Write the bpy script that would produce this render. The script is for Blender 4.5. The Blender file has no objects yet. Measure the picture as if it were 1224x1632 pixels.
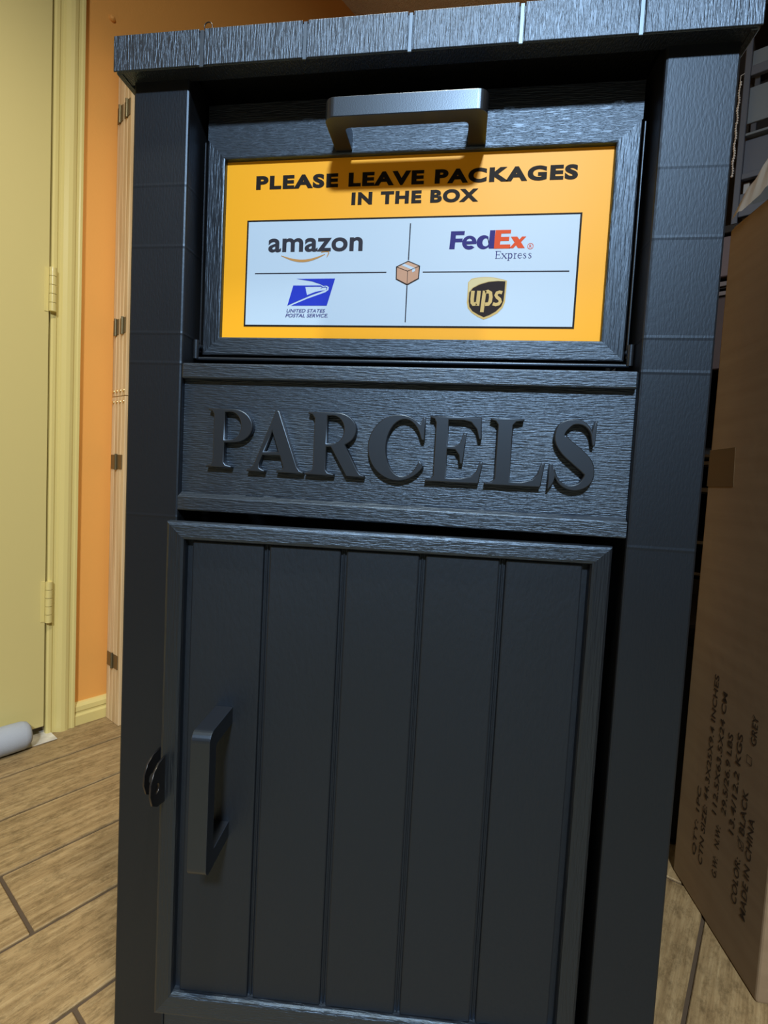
import bpy, bmesh, math, random
from mathutils import Matrix, Vector
from mathutils.geometry import tessellate_polygon
random.seed(7)
S = bpy.context.scene
COL = S.collection
OFF = 0.6447                                   # height of the measuring level above the floor

# ------------------------------------------------------------------ camera
R = Matrix(((0.9876251657, 0.1477956492, 0.0524688303),
            (0.0605556022, -0.0507555332, -0.9968735601),
            (-0.1446704915, 0.9877146966, -0.0590772964)))
CAM = Vector((0.0653971786, -0.473653025, 0.0152937613 + OFF))
cam_data = bpy.data.cameras.new('camera')
cam_data.sensor_width = 36.0
cam_data.lens = 800.0 / 1632.0 * 36.0
cam_data.clip_start = 0.02
cam = bpy.data.objects.new('camera', cam_data)
COL.objects.link(cam)
rb = (Matrix(((1, 0, 0), (0, -1, 0), (0, 0, -1))) @ R).transposed()
cam.matrix_world = Matrix.Translation(CAM) @ rb.to_4x4()
S.camera = cam

# ------------------------------------------------------------------ world, lamps, exposure
w = bpy.data.worlds.new('room_air')
S.world = w
w.use_nodes = True
w.node_tree.nodes['Background'].inputs[0].default_value = (0.8, 0.9, 1.0, 1)
w.node_tree.nodes['Background'].inputs[1].default_value = 0.02
LAMP = Vector((0.30, -2.0, 2.30))
ld = bpy.data.lights.new('ceiling_lamp_light', 'AREA')
ld.shape = 'DISK'
ld.size = 0.30
ld.energy = 112
ld.color = (0.88, 0.95, 1.0)
lo = bpy.data.objects.new('ceiling_lamp_light', ld)
lo.location = LAMP
COL.objects.link(lo)
# warm recessed downlight in the ceiling above the viewer
DOWN = Vector((0.0, -0.32, 2.372))
sd = bpy.data.lights.new('downlight_light', 'SPOT')
sd.energy = 128
sd.color = (1.0, 0.90, 0.72)
sd.spot_size = math.radians(78)
sd.spot_blend = 1.0
sd.shadow_soft_size = 0.06
so = bpy.data.objects.new('downlight_light', sd)
so.location = DOWN
so.rotation_euler = (Vector((-0.90, 0.42, 0.20)) - DOWN).to_track_quat('-Z', 'Y').to_euler()
COL.objects.link(so)
S.view_settings.view_transform = 'Standard'
S.view_settings.look = 'None'
S.view_settings.gamma = 1.0
S.view_settings.use_curve_mapping = False
S.view_settings.exposure = 0.0

# ------------------------------------------------------------------ helpers
E1 = Vector((0.5, 0.8660254, 0))               # along the orange wall
E2 = Vector((0.8660254, -0.5, 0))              # away from the orange wall
def RM(t, m, z): return E1 * t + E2 * m + Vector((0, 0, z))     # room frame (z from floor)
def frame_room(t0=0, m0=0): return lambda a, b, c: RM(t0 + a, m0 + b, c)

def prism(bm, F, pts, c0, c1, bev=0.0, seg=2, mi=0, sides=None):
    """closed prism: outline pts (a,b) in frame F, from c0 to c1"""
    t = bmesh.new()
    lo_ = [t.verts.new(F(a, b, c0)) for a, b in pts]
    hi_ = [t.verts.new(F(a, b, c1)) for a, b in pts]
    n = len(pts)
    t.faces.new(lo_); t.faces.new(hi_[::-1])
    for i in range(n):
        j = (i + 1) % n
        t.faces.new((lo_[j], lo_[i], hi_[i], hi_[j]))
    bmesh.ops.recalc_face_normals(t, faces=t.faces)
    if bev > 0:
        ge = list(t.edges)
        if sides is not None:
            ge = [e for e in ge if any(set(e.verts) == {hi_[i], hi_[(i + 1) % n]} for i in sides)]
        bmesh.ops.bevel(t, geom=ge, offset=bev, segments=seg, affect='EDGES', profile=0.5, clamp_overlap=True)
    for f in t.faces:
        f.material_index = mi
        f.smooth = False
    me = bpy.data.meshes.new('tmp'); t.to_mesh(me); t.free()
    bm.from_mesh(me); bpy.data.meshes.remove(me)
    return bm

def rect(a0, a1, b0, b1): return [(a0, b0), (a1, b0), (a1, b1), (a0, b1)]
def tube(bm, pts, r, n=12, cap=True, mi=0):
    """round tube along points; r may be a list"""
    rr = r if isinstance(r, (list, tuple)) else [r] * len(pts)
    P = [Vector(p) for p in pts]
    rings = []
    up = None
    for i, p in enumerate(P):
        d = (P[min(i + 1, len(P) - 1)] - P[max(i - 1, 0)]).normalized()
        if up is None:
            up = Vector((0, 0, 1)) if abs(d.z) < 0.9 else Vector((1, 0, 0))
        s = d.cross(up).normalized(); u = s.cross(d).normalized(); up = u
        rings.append([bm.verts.new(p + (s * math.cos(k * 2 * math.pi / n) + u * math.sin(k * 2 * math.pi / n)) * rr[i]) for k in range(n)])
    fs = []
    for i in range(len(rings) - 1):
        for k in range(n):
            fs.append(bm.faces.new((rings[i][k], rings[i][(k + 1) % n], rings[i + 1][(k + 1) % n], rings[i + 1][k])))
    for f in fs: f.smooth = True; f.material_index = mi
    if cap:
        for q in (rings[0][::-1], rings[-1]):
            f = bm.faces.new([bm.verts.new(v.co) for v in q]); f.material_index = mi

BASE = {}
def obj(name, bm, mats, parent=None, base=None):
    """links bm (world coordinates) as one mesh object"""
    bmesh.ops.recalc_face_normals(bm, faces=bm.faces)
    org = Vector(base) if base is not None else (BASE[parent.name] if parent else Vector((0, 0, 0)))
    bmesh.ops.translate(bm, verts=bm.verts, vec=-org)
    me = bpy.data.meshes.new(name)
    bm.to_mesh(me); bm.free()
    for m in (mats if isinstance(mats, (list, tuple)) else [mats]): me.materials.append(m)
    o = bpy.data.objects.new(name, me)
    COL.objects.link(o)
    if parent: o.parent = parent
    else: o.location = org
    BASE[o.name] = org
    return o
def thing(name, label, cat, loc, group=None):
    o = bpy.data.objects.new(name, None)
    o.empty_display_size = 0.05
    o.location = loc; o['label'] = label; o['category'] = cat
    if group: o['group'] = group
    COL.objects.link(o); BASE[o.name] = Vector(loc)
    return o
def tag(o, label, cat, group=None):
    o['label'] = label; o['category'] = cat
    if group: o['group'] = group
    return o
def struct(name, bm, m, parent=None):
    o = obj(name, bm, m, parent)
    if parent is None: o['kind'] = 'structure'
    return o
def N(): return bmesh.new()
def one(name, F, pts, c0, c1, mat, parent=None, bev=0.0, seg=2):
    return obj(name, prism(N(), F, pts, c0, c1, bev, seg), mat, parent)

# ------------------------------------------------------------------ materials
def mat(name, col, rough=0.5, spec=0.5, metal=0.0):
    m = bpy.data.materials.new(name); m.use_nodes = True
    b = m.node_tree.nodes['Principled BSDF']
    b.inputs['Base Color'].default_value = (*col, 1)
    b.inputs['Roughness'].default_value = rough
    b.inputs['Specular IOR Level'].default_value = spec
    b.inputs['Metallic'].default_value = metal
    return m
def nd(m, t, **k):
    n = m.node_tree.nodes.new(t)
    for a, v in k.items(): setattr(n, a, v)
    return n
def lk(m, a, b): m.node_tree.links.new(a, b)
def noise(m, scale, detail=4, coord='Object', rot=(0, 0, 0), ns=1.0, rough=0.5, rnd=False):
    tc = nd(m, 'ShaderNodeTexCoord'); mp = nd(m, 'ShaderNodeMapping')
    mp.inputs['Scale'].default_value = scale; mp.inputs['Rotation'].default_value = rot
    lk(m, tc.outputs[coord], mp.inputs[0])
    out = mp.outputs[0]
    if rnd:
        oi = nd(m, 'ShaderNodeObjectInfo'); ad = nd(m, 'ShaderNodeVectorMath', operation='MULTIPLY_ADD')
        lk(m, oi.outputs['Random'], ad.inputs[0]); ad.inputs[1].default_value = (37, 91, 53); lk(m, out, ad.inputs[2]); out = ad.outputs[0]
    n = nd(m, 'ShaderNodeTexNoise'); n.inputs['Scale'].default_value = ns; n.inputs['Detail'].default_value = detail; n.inputs['Roughness'].default_value = rough
    lk(m, out, n.inputs['Vector'])
    return n
def bump(m, height, dist, strength=1.0, prev=None):
    b = nd(m, 'ShaderNodeBump'); b.inputs['Distance'].default_value = dist; b.inputs['Strength'].default_value = strength
    lk(m, height, b.inputs['Height'])
    if prev: lk(m, prev.outputs[0], b.inputs['Normal'])
    lk(m, b.outputs[0], m.node_tree.nodes['Principled BSDF'].inputs['Normal'])
    return b
def ramp(m, fac, stops):
    r = nd(m, 'ShaderNodeValToRGB')
    e = r.color_ramp.elements
    e[0].position, e[0].color = stops[0][0], (*stops[0][1], 1)
    e[1].position, e[1].color = stops[-1][0], (*stops[-1][1], 1)
    for p, c in stops[1:-1]:
        q = e.new(p); q.color = (*c, 1)
    lk(m, fac, r.inputs[0])
    return r
def to(m, out, sock): lk(m, out, m.node_tree.nodes['Principled BSDF'].inputs[sock])

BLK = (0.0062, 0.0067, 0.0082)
LIGHT_TINT = (0.45, 0.68, 1.0, 1)                    # bluish cast of the reflected light, put into the specular tint
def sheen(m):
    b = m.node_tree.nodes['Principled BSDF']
    b.inputs['IOR'].default_value = 1.6; b.inputs['Specular IOR Level'].default_value = 0.9; b.inputs['Specular Tint'].default_value = LIGHT_TINT
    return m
def grained(name, scale, dist, rough=0.41, seams=(), col=BLK):
    m = sheen(mat(name, col, rough, 0.5))
    n = noise(m, scale, 3)
    r = ramp(m, n.outputs[0], [(0.36, (0, 0, 0)), (0.60, (1, 1, 1))])
    b = bump(m, r.outputs[0], dist, 0.9)
    big = noise(m, (6, 6, 3), 3)
    rr = nd(m, 'ShaderNodeMapRange'); rr.inputs['To Min'].default_value = rough - 0.06; rr.inputs['To Max'].default_value = rough + 0.08
    lk(m, big.outputs[0], rr.inputs[0]); to(m, rr.outputs[0], 'Roughness')
    if seams:                                            # faint moulding ridges running across
        tc = nd(m, 'ShaderNodeTexCoord'); sp = nd(m, 'ShaderNodeSeparateXYZ'); lk(m, tc.outputs['Object'], sp.inputs[0])
        acc = None
        for z in seams:
            d = nd(m, 'ShaderNodeMath', operation='SUBTRACT'); lk(m, sp.outputs[2], d.inputs[0]); d.inputs[1].default_value = z
            a = nd(m, 'ShaderNodeMath', operation='ABSOLUTE'); lk(m, d.outputs[0], a.inputs[0])
            q = nd(m, 'ShaderNodeMapRange'); q.inputs['From Min'].default_value = 0.0022; q.inputs['From Max'].default_value = 0.0
            lk(m, a.outputs[0], q.inputs[0])
            if acc is None: acc = q.outputs[0]
            else:
                s = nd(m, 'ShaderNodeMath', operation='ADD'); lk(m, acc, s.inputs[0]); lk(m, q.outputs[0], s.inputs[1]); acc = s.outputs[0]
        bump(m, acc, 0.0004, 0.5, b)
    return m
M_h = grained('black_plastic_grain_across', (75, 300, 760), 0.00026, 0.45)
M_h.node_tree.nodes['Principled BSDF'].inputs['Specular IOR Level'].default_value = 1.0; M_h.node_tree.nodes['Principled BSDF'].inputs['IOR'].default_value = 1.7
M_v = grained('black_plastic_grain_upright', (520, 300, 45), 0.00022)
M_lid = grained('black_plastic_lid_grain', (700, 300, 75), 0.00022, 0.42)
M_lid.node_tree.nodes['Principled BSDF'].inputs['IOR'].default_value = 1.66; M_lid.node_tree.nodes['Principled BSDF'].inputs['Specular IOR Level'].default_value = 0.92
M_strip = sheen(mat('black_plastic_strip', (0.011, 0.012, 0.014), 0.42)); M_strip.node_tree.nodes['Principled BSDF'].inputs['IOR'].default_value = 2.0
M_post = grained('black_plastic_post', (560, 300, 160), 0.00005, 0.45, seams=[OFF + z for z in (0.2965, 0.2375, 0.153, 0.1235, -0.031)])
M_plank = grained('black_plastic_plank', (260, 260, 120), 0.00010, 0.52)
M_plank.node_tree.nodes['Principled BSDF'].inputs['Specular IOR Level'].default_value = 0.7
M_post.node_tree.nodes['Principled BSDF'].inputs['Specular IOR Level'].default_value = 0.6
M_smooth = sheen(mat('black_plastic_smooth', (0.010, 0.011, 0.013), 0.34))
_n = noise(M_smooth, (900, 900, 900), 2); bump(M_smooth, _n.outputs[0], 0.0001, 0.4)
M_letter = sheen(mat('black_plastic_letter', (0.011, 0.012, 0.014), 0.42))
M_dark = mat('black_interior', (0.012, 0.012, 0.013), 0.6)
M_metal = mat('black_metal', (0.012, 0.012, 0.013), 0.28, 0.6)
M_rivet = mat('steel', (0.45, 0.46, 0.47), 0.35, 0.5, 1.0)

M_orange = mat('orange_wall_paint', (0.86, 0.42, 0.105), 0.6, 0.3)
_n = noise(M_orange, (1, 1, 1), 4, ns=170); bump(M_orange, _n.outputs[0], 0.0008, 0.35)
M_cream = mat('dim_grey_wall_paint', (0.20, 0.20, 0.21), 0.7, 0.3)
M_yellow = mat('pale_yellow_paint', (0.74, 0.64, 0.26), 0.24, 0.6)
_n = noise(M_yellow, (60, 60, 8), 3); bump(M_yellow, _n.outputs[0], 0.0005, 0.25)
M_door = mat('pale_yellow_door_paint', (0.68, 0.59, 0.25), 0.42, 0.4)
_n = noise(M_door, (30, 30, 30), 3); bump(M_door, _n.outputs[0], 0.0005, 0.2)
M_ceil = mat('popcorn_ceiling', (0.88, 0.84, 0.78), 0.8, 0.3)
_n = noise(M_ceil, (1, 1, 1), 3, ns=220); bump(M_ceil, _n.outputs[0], 0.01, 1.0)
M_marble = mat('pale_threshold_stone', (0.72, 0.70, 0.64), 0.4)
_n = noise(M_marble, (1, 1, 1), 5, ns=30); _r = ramp(M_marble, _n.outputs[0], [(0.35, (0.5, 0.48, 0.42)), (0.6, (0.78, 0.76, 0.7))]); to(M_marble, _r.outputs[0], 'Base Color')
M_grout = mat('brown_grout', (0.10, 0.072, 0.048), 0.9, 0.2)
M_tile = mat('wood_look_tile', (0.40, 0.27, 0.12), 0.5, 0.4)
_a = noise(M_tile, (6, 110, 110), 8, rnd=True, rough=0.72)
_b = noise(M_tile, (34, 70, 70), 10, rnd=True, rough=0.8)
_ra = ramp(M_tile, _a.outputs[0], [(0.30, (0.22, 0.145, 0.068)), (0.5, (0.36, 0.255, 0.125)), (0.70, (0.50, 0.375, 0.20))])
_rb = ramp(M_tile, _b.outputs[0], [(0.36, (0.36, 0.34, 0.31)), (0.54, (1, 1, 1))])
_mx = nd(M_tile, 'ShaderNodeMix', data_type='RGBA', blend_type='MULTIPLY'); _mx.inputs[0].default_value = 0.75
lk(M_tile, _ra.outputs[0], _mx.inputs[6]); lk(M_tile, _rb.outputs[0], _mx.inputs[7]); to(M_tile, _mx.outputs[2], 'Base Color')
bump(M_tile, _a.outputs[0], 0.0012, 0.6)
M_pine = mat('unfinished_pine', (0.72, 0.53, 0.30), 0.6, 0.3)
_a = noise(M_pine, (60, 60, 3), 5, rnd=True)
_r = ramp(M_pine, _a.outputs[0], [(0.3, (0.56, 0.38, 0.19)), (0.55, (0.76, 0.57, 0.33)), (0.75, (0.84, 0.67, 0.42))]); to(M_pine, _r.outputs[0], 'Base Color')
M_hinge = mat('aged_steel_hinge', (0.20, 0.17, 0.10), 0.4, 0.5, 0.7)
M_screw = mat('brass_screw', (0.75, 0.60, 0.32), 0.3, 0.5, 0.9)
M_card = mat('brown_cardboard', (0.33, 0.205, 0.105), 0.8, 0.2)
_a = noise(M_card, (4, 4, 60), 4); _r = ramp(M_card, _a.outputs[0], [(0.3, (0.28, 0.20, 0.122)), (0.7, (0.32, 0.235, 0.146))]); to(M_card, _r.outputs[0], 'Base Color')
_n2 = noise(M_card, (9, 9, 9), 4); bump(M_card, _n2.outputs[0], 0.003, 0.35)
M_tape = mat('brown_packing_tape', (0.13, 0.088, 0.045), 0.5, 0.2)
M_ink = mat('dark_ink', (0.06, 0.042, 0.028), 0.8, 0.2)
M_grey = mat('grey_metal', (0.085, 0.10, 0.135), 0.45, 0.5)
_n = noise(M_grey, (40, 40, 40), 3); bump(M_grey, _n.outputs[0], 0.0005, 0.3)
M_greyl = mat('light_grey_panel', (0.15, 0.18, 0.21), 0.5, 0.4)
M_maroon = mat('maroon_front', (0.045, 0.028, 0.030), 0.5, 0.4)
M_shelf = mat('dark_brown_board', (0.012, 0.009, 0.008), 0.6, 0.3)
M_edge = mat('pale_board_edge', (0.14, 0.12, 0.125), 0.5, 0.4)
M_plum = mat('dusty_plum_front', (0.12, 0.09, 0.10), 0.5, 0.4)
M_pale = mat('pale_grey_plastic', (0.40, 0.40, 0.40), 0.5, 0.4)
M_fabric = mat('grey_blue_fabric', (0.42, 0.47, 0.55), 0.85, 0.2)
_n = noise(M_fabric, (1, 1, 1), 3, ns=400); bump(M_fabric, _n.outputs[0], 0.001, 0.5)
M_film = mat('clear_plastic_film', (0.74, 0.84, 0.92), 0.16, 0.9)
M_film.node_tree.nodes['Principled BSDF'].inputs['Transmission Weight'].default_value = 0.18
M_film.node_tree.nodes['Principled BSDF'].inputs['IOR'].default_value = 1.12
M_bead = mat('pale_bead', (0.72, 0.70, 0.68), 0.15, 0.8)
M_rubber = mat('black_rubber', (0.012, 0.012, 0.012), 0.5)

# ------------------------------------------------------------------ room shell
WN = -1.085                                    # m of the orange wall face
F_R = lambda a, b, c: RM(a, b, c)              # a=t, b=m, c=z
CEIL = 2.38
T0, T1, M1 = -6.0, 1.95, 4.6
D0, D1, DH = -0.76, 0.060, 2.03                # door opening along the wall
bm = N(); prism(bm, F_R, rect(T0, T1, WN - 0.1, M1), -0.05, -0.003); floor = struct('floor', bm, M_grout)
bm = N(); prism(bm, F_R, rect(T0, T1, WN - 0.1, M1), CEIL, CEIL + 0.05); struct('ceiling', bm, M_ceil)
bm = N()
prism(bm, F_R, rect(D1 + 0.01, T1, WN - 0.1, WN), 0, CEIL)
prism(bm, F_R, rect(T0, D0 - 0.01, WN - 0.1, WN), 0, CEIL)
prism(bm, F_R, rect(D0 - 0.01, D1 + 0.01, WN - 0.1, WN), DH + 0.01, CEIL)
wall_left = struct('wall_left', bm, M_orange)
bm = N(); prism(bm, F_R, rect(T1, T1 + 0.1, WN - 0.1, M1), 0, CEIL); struct('wall_back', bm, M_orange)
bm = N(); prism(bm, F_R, rect(T0 - 0.1, T0, WN - 0.1, M1), 0, CEIL); struct('wall_front', bm, M_cream)
bm = N(); prism(bm, F_R, rect(T0, T1, M1, M1 + 0.1), 0, CEIL); struct('wall_right', bm, M_cream)
# small filler dab on the wall above the box
bm = N(); bmesh.ops.create_icosphere(bm, subdivisions=2, radius=0.008)
bmesh.ops.transform(bm, verts=bm.verts, matrix=Matrix.Translation(RM(0.189, WN, 1.759)) @ Matrix.Diagonal((1, 1, 1, 1)))
obj('filler_dab', bm, M_orange, wall_left)
# floor tiles, laid along the orange wall
edges_m = [-1.083, -0.9413, -0.7899, -0.6381, -0.4861, -0.3358, -0.190, -0.044, 0.102, 0.2465, 0.398, 0.549, 0.70, 0.851, 1.002, 1.153, 1.304, 1.455]
TL, G = 0.61, 0.0055
cache = {}
rot_t = Matrix((E1, Vector((-0.8660254, 0.5, 0)), Vector((0, 0, 1)))).transposed().to_4x4()
for i in range(len(edges_m) - 1):
    m0, m1 = edges_m[i], edges_m[i + 1]
    wdt = round(m1 - m0, 4)
    j0 = {0: 0.45, 1: 0.40, 3: -0.139, 4: 0.166, 5: -0.141, 8: 0.606, 9: 0.05}.get(i, (-0.139 if i % 2 else 0.166))
    k = 0
    while j0 - TL > -2.3: j0 -= TL
    while j0 + TL < T1:
        if wdt not in cache:
            b = N(); prism(b, lambda x, y, z: Vector((x, y, z)), rect(-TL / 2 + G / 2, TL / 2 - G / 2, -wdt / 2 + G / 2, wdt / 2 - G / 2), -0.008, 0.0, 0.0012, 1)
            me = bpy.data.meshes.new('floor_tile'); b.to_mesh(me); b.free(); me.materials.append(M_tile); cache[wdt] = me
        o = bpy.data.objects.new('floor_tile', cache[wdt]); COL.objects.link(o)
        o.parent = floor
        o.matrix_local = Matrix.Translation(RM(j0 + TL / 2, (m0 + m1) / 2, 0)) @ rot_t
        j0 += TL
# baseboard (profile in m,z, run along t)
def run(bm, prof, t0, t1):
    prism(bm, lambda a, b, c: RM(c, a, b), prof, t0, t1)
bb = [(WN, 0), (WN + 0.016, 0), (WN + 0.016, 0.024), (WN + 0.012, 0.029), (WN + 0.012, 0.033), (WN + 0.014, 0.036), (WN + 0.013, 0.047), (WN + 0.007, 0.054), (WN, 0.056)]
bm = N(); run(bm, bb, 0.1245, T1 - 0.001); struct('baseboard_left', bm, M_yellow)
bm = N(); run(bm, bb, -5.9, D0 - 0.068); struct('baseboard_front', bm, M_yellow)
bm = N(); prism(bm, lambda a, b, c: RM(T1 + WN - a, c, b), bb, WN + 0.02, M1); struct('baseboard_back', bm, M_yellow)
# door casing, profile in (t, m)
def casing(t_in, sgn):
    p = [(0, 0), (0, 0.012), (0.004, 0.015), (0.010, 0.015), (0.013, 0.012), (0.018, 0.012), (0.022, 0.017), (0.030, 0.0225), (0.038, 0.024), (0.045, 0.022), (0.048, 0.019), (0.053, 0.019), (0.056, 0.021), (0.061, 0.021), (0.062, 0.018), (0.062, 0)]
    return [(t_in + sgn * a, WN + b) for a, b in p]
bm = N(); prism(bm, F_R, casing(D1 + 0.002, 1), 0.0, DH + 0.06); struct('trim_1', bm, M_yellow)
bm = N(); prism(bm, F_R, casing(D0 - 0.002, -1), 0.0, DH + 0.06); struct('trim_2', bm, M_yellow)
bm = N(); prism(bm, lambda a, b, c: RM(c, b, a), [(a - D1 + DH, b) for a, b in casing(D1 + 0.002, 1)], D0 + 0.001, D1 + 0.001); struct('trim_3', bm, M_yellow)
# stone threshold under the door
bm = N(); prism(bm, F_R, rect(D0, 0.074, WN - 0.09, WN + 0.055), 0.0006, 0.003, 0.001, 1); struct('trim_4', bm, M_marble)
# door slab and its hinges
bm = N(); prism(bm, F_R, rect(D0 + 0.003, D1 - 0.001, WN - 0.028, WN + 0.010), 0.022, DH - 0.004, 0.0015)
door = struct('door_1', bm, M_door)
for zc in (0.331, 1.064, 1.83):
    h = N(); prism(h, F_R, rect(D1 - 0.011, D1 - 0.002, WN + 0.010, WN + 0.0112), zc - 0.05, zc + 0.05, 0.0006, 1)
    hg = obj('hinge', h, M_yellow, door)
    for k in range(5):
        b = N(); tube(b, [RM(D1 + 0.003, WN + 0.020, zc - 0.05 + k * 0.02 + 0.0006), RM(D1 + 0.003, WN + 0.020, zc - 0.05 + k * 0.02 + 0.0194)], 0.0075, 14)
        obj('knuckle', b, M_yellow, hg)

# ------------------------------------------------------------------ the parcel box
box = thing('parcel_box', 'tall black wood-grain plastic parcel drop box with raised PARCELS lettering', 'parcel box', (0, 0.0, 0))
Ff = lambda a, b, c: Vector((a, -c, b + OFF))                     # front plane frame: x, z(rel), outward
Fz = lambda a, b, c: Vector((a, b, c + OFF))                      # plan frame: x, y, z(rel)
ZB = -OFF                                                         # floor in rel z
DEP = 0.42
LIDZ = 0.394
# corner posts
for x0, x1 in ((-0.275, -0.2162), (0.2162, 0.275)):
    for y0, y1 in ((0.0, 0.070), (DEP - 0.06, DEP)):
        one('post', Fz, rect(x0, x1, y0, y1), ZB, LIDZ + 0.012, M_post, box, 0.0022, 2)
for s in (-1, 1):
    one('side_panel', Fz, rect(*sorted((s * 0.262, s * 0.240)), 0.070, DEP - 0.06), ZB + 0.001, LIDZ + 0.010, M_v, box, 0.001, 1)
one('back_panel', Fz, rect(-0.2162, 0.2162, DEP - 0.03, DEP - 0.008), ZB + 0.001, LIDZ + 0.010, M_v, box, 0.001, 1)
one('bottom_panel', Fz, rect(-0.2155, 0.2155, 0.052, DEP - 0.031), ZB + 0.02, ZB + 0.03, M_dark, box)
one('bottom_rail', Ff, rect(-0.2160, 0.2160, ZB, -0.545), -0.05, 0.0, M_h, box, 0.002, 2)
one('chute_back', Ff, rect(-0.2160, 0.2160, 0.11, LIDZ + 0.010), -0.085, -0.075, M_dark, box)
# lid : tray body plus six boards
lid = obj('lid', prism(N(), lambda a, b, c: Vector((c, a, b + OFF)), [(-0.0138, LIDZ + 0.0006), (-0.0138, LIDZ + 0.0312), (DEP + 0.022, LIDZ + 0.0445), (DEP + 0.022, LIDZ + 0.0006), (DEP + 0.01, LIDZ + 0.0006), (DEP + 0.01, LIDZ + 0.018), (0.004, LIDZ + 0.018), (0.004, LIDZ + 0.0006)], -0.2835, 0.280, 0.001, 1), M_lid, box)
gx = [-0.286, -0.1965, -0.0965, -0.0008, 0.0942, 0.1905, 0.2825]
Flid = lambda a, b, c: Vector((c, a, b + OFF))
for i in range(6):
    a0 = gx[i] + (0.0026 if i else 0); a1 = gx[i + 1] - (0.0026 if i < 5 else 0)
    # L profile : front lip and top, slightly pitched up towards the back
    prof = [(-0.0155, LIDZ), (-0.0155, LIDZ + 0.0325), (DEP + 0.024, LIDZ + 0.046), (DEP + 0.024, LIDZ + 0.0435), (-0.0142, LIDZ + 0.0310), (-0.0142, LIDZ)]
    b = N(); prism(b, Flid, prof, a0, a1, 0.0006, 2)
    if i in (0, 5):
        s = (a0, a0 + 0.008) if i == 0 else (a1 - 0.008, a1)
        prism(b, Flid, [(-0.012, LIDZ), (-0.012, LIDZ + 0.024), (DEP + 0.022, LIDZ + 0.04), (DEP + 0.022, LIDZ)], s[0], s[1], 0.0015, 1)
    obj('lid_board', b, M_lid, lid)

for g in gx[1:-1]:
    obj('groove_strip', prism(N(), Flid, [(-0.0150, LIDZ - 0.0012), (-0.0150, LIDZ + 0.0318), (DEP + 0.023, LIDZ + 0.0452), (DEP + 0.023, LIDZ + 0.043), (-0.0136, LIDZ + 0.029), (-0.0136, LIDZ - 0.0012)], g - 0.0019, g + 0.0019, 0.0004, 1), M_strip, lid)

# drop hatch
HY = 0.026                                                        # hatch face depth
Fh = lambda a, b, c: Vector((a, HY - c, b + OFF))
HX = 0.2093
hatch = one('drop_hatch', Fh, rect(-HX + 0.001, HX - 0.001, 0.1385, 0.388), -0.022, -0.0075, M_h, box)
ho, hi = (-HX, HX, 0.1385, 0.3545), (-0.1902, 0.1880, 0.1572, 0.3350)
def mitre(F, o, i, c0, c1, mh, mv, parent, name='frame_rail', bev=0.0016, top=None):
    (ox0, ox1, oz0, oz1), (ix0, ix1, iz0, iz1) = o, i
    for pts, m, sd_ in (([(ox0, oz0), (ox1, oz0), (ix1, iz0), (ix0, iz0)], mh, (0, 2)),
                        ([(ox0, oz1), (ix0, iz1), (ix1, iz1), (ox1, oz1)] + ([(ox1, top), (ox0, top)] if top else []), mh, (1, 3)),
                        ([(ox0, oz0), (ix0, iz0), (ix0, iz1), (ox0, oz1)], mv, (1, 3)), ([(ox1, oz0), (ox1, oz1), (ix1, iz1), (ix1, iz0)], mv, (0, 2))):
        if top and len(pts) == 6: sd_ = (1,)
        obj(name, prism(N(), F, pts, c0, c1, bev, 2, 0, sd_), m, parent)
mitre(Fh, ho, hi, -0.008, 0.0, M_h, M_v, hatch, top=0.388)
for s in (-1, 1):
    one('side_plate', Fh, rect(*sorted((s * 0.2105, s * 0.2122)), 0.1405, 0.352), -0.055, 0.001, M_smooth, hatch, 0.0005, 1)
    b = N(); tube(b, [Fh(s * 0.2128, 0.146, 0.004), Fh(s * 0.2128, 0.146, -0.010)], 0.0036, 14); tube(b, [Fh(s * 0.2128, 0.133, 0.005), Fh(s * 0.2128, 0.152, 0.005)], [0.003, 0.003], 12)
    obj('hinge', b, M_smooth, hatch)
b = N(); tube(b, [Fh(-0.2125, 0.1335, 0.0035), Fh(0.2125, 0.1335, 0.0035)], 0.0018, 10); obj('hinge_rod', b, M_smooth, hatch)

def handle(F, a0, a1, thick, proj, width0, width1, vertical, parent):
    """U handle: outline in (long axis, outward) extruded across its width"""
    r, ri = 0.009, 0.004
    def arc(cx, cy, rr, s, e, n=6): return [(cx + rr * math.cos(math.radians(s + (e - s) * k / n)), cy + rr * math.sin(math.radians(s + (e - s) * k / n))) for k in range(n + 1)]
    leg = 0.0165
    pts = [(a0, 0)] + arc(a0 + r, proj - r, r, 180, 90) + arc(a1 - r, proj - r, r, 90, 0) + [(a1, 0), (a1 - leg, 0)]
    pts += arc(a1 - leg - ri, proj - thick - ri, ri, 0, 90) + arc(a0 + leg + ri, proj - thick - ri, ri, 90, 180) + [(a0 + leg, 0)]
    G2 = (lambda a, b, c: F(c, a, b)) if vertical else (lambda a, b, c: F(a, c, b))
    b = N(); prism(b, G2, pts, width0, width1, 0.0016, 2)
    return obj('handle', b, M_smooth, parent)
handle(Fh, -0.0745, 0.0705, 0.0155, 0.047, 0.3375, 0.3545, False, hatch)

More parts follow.
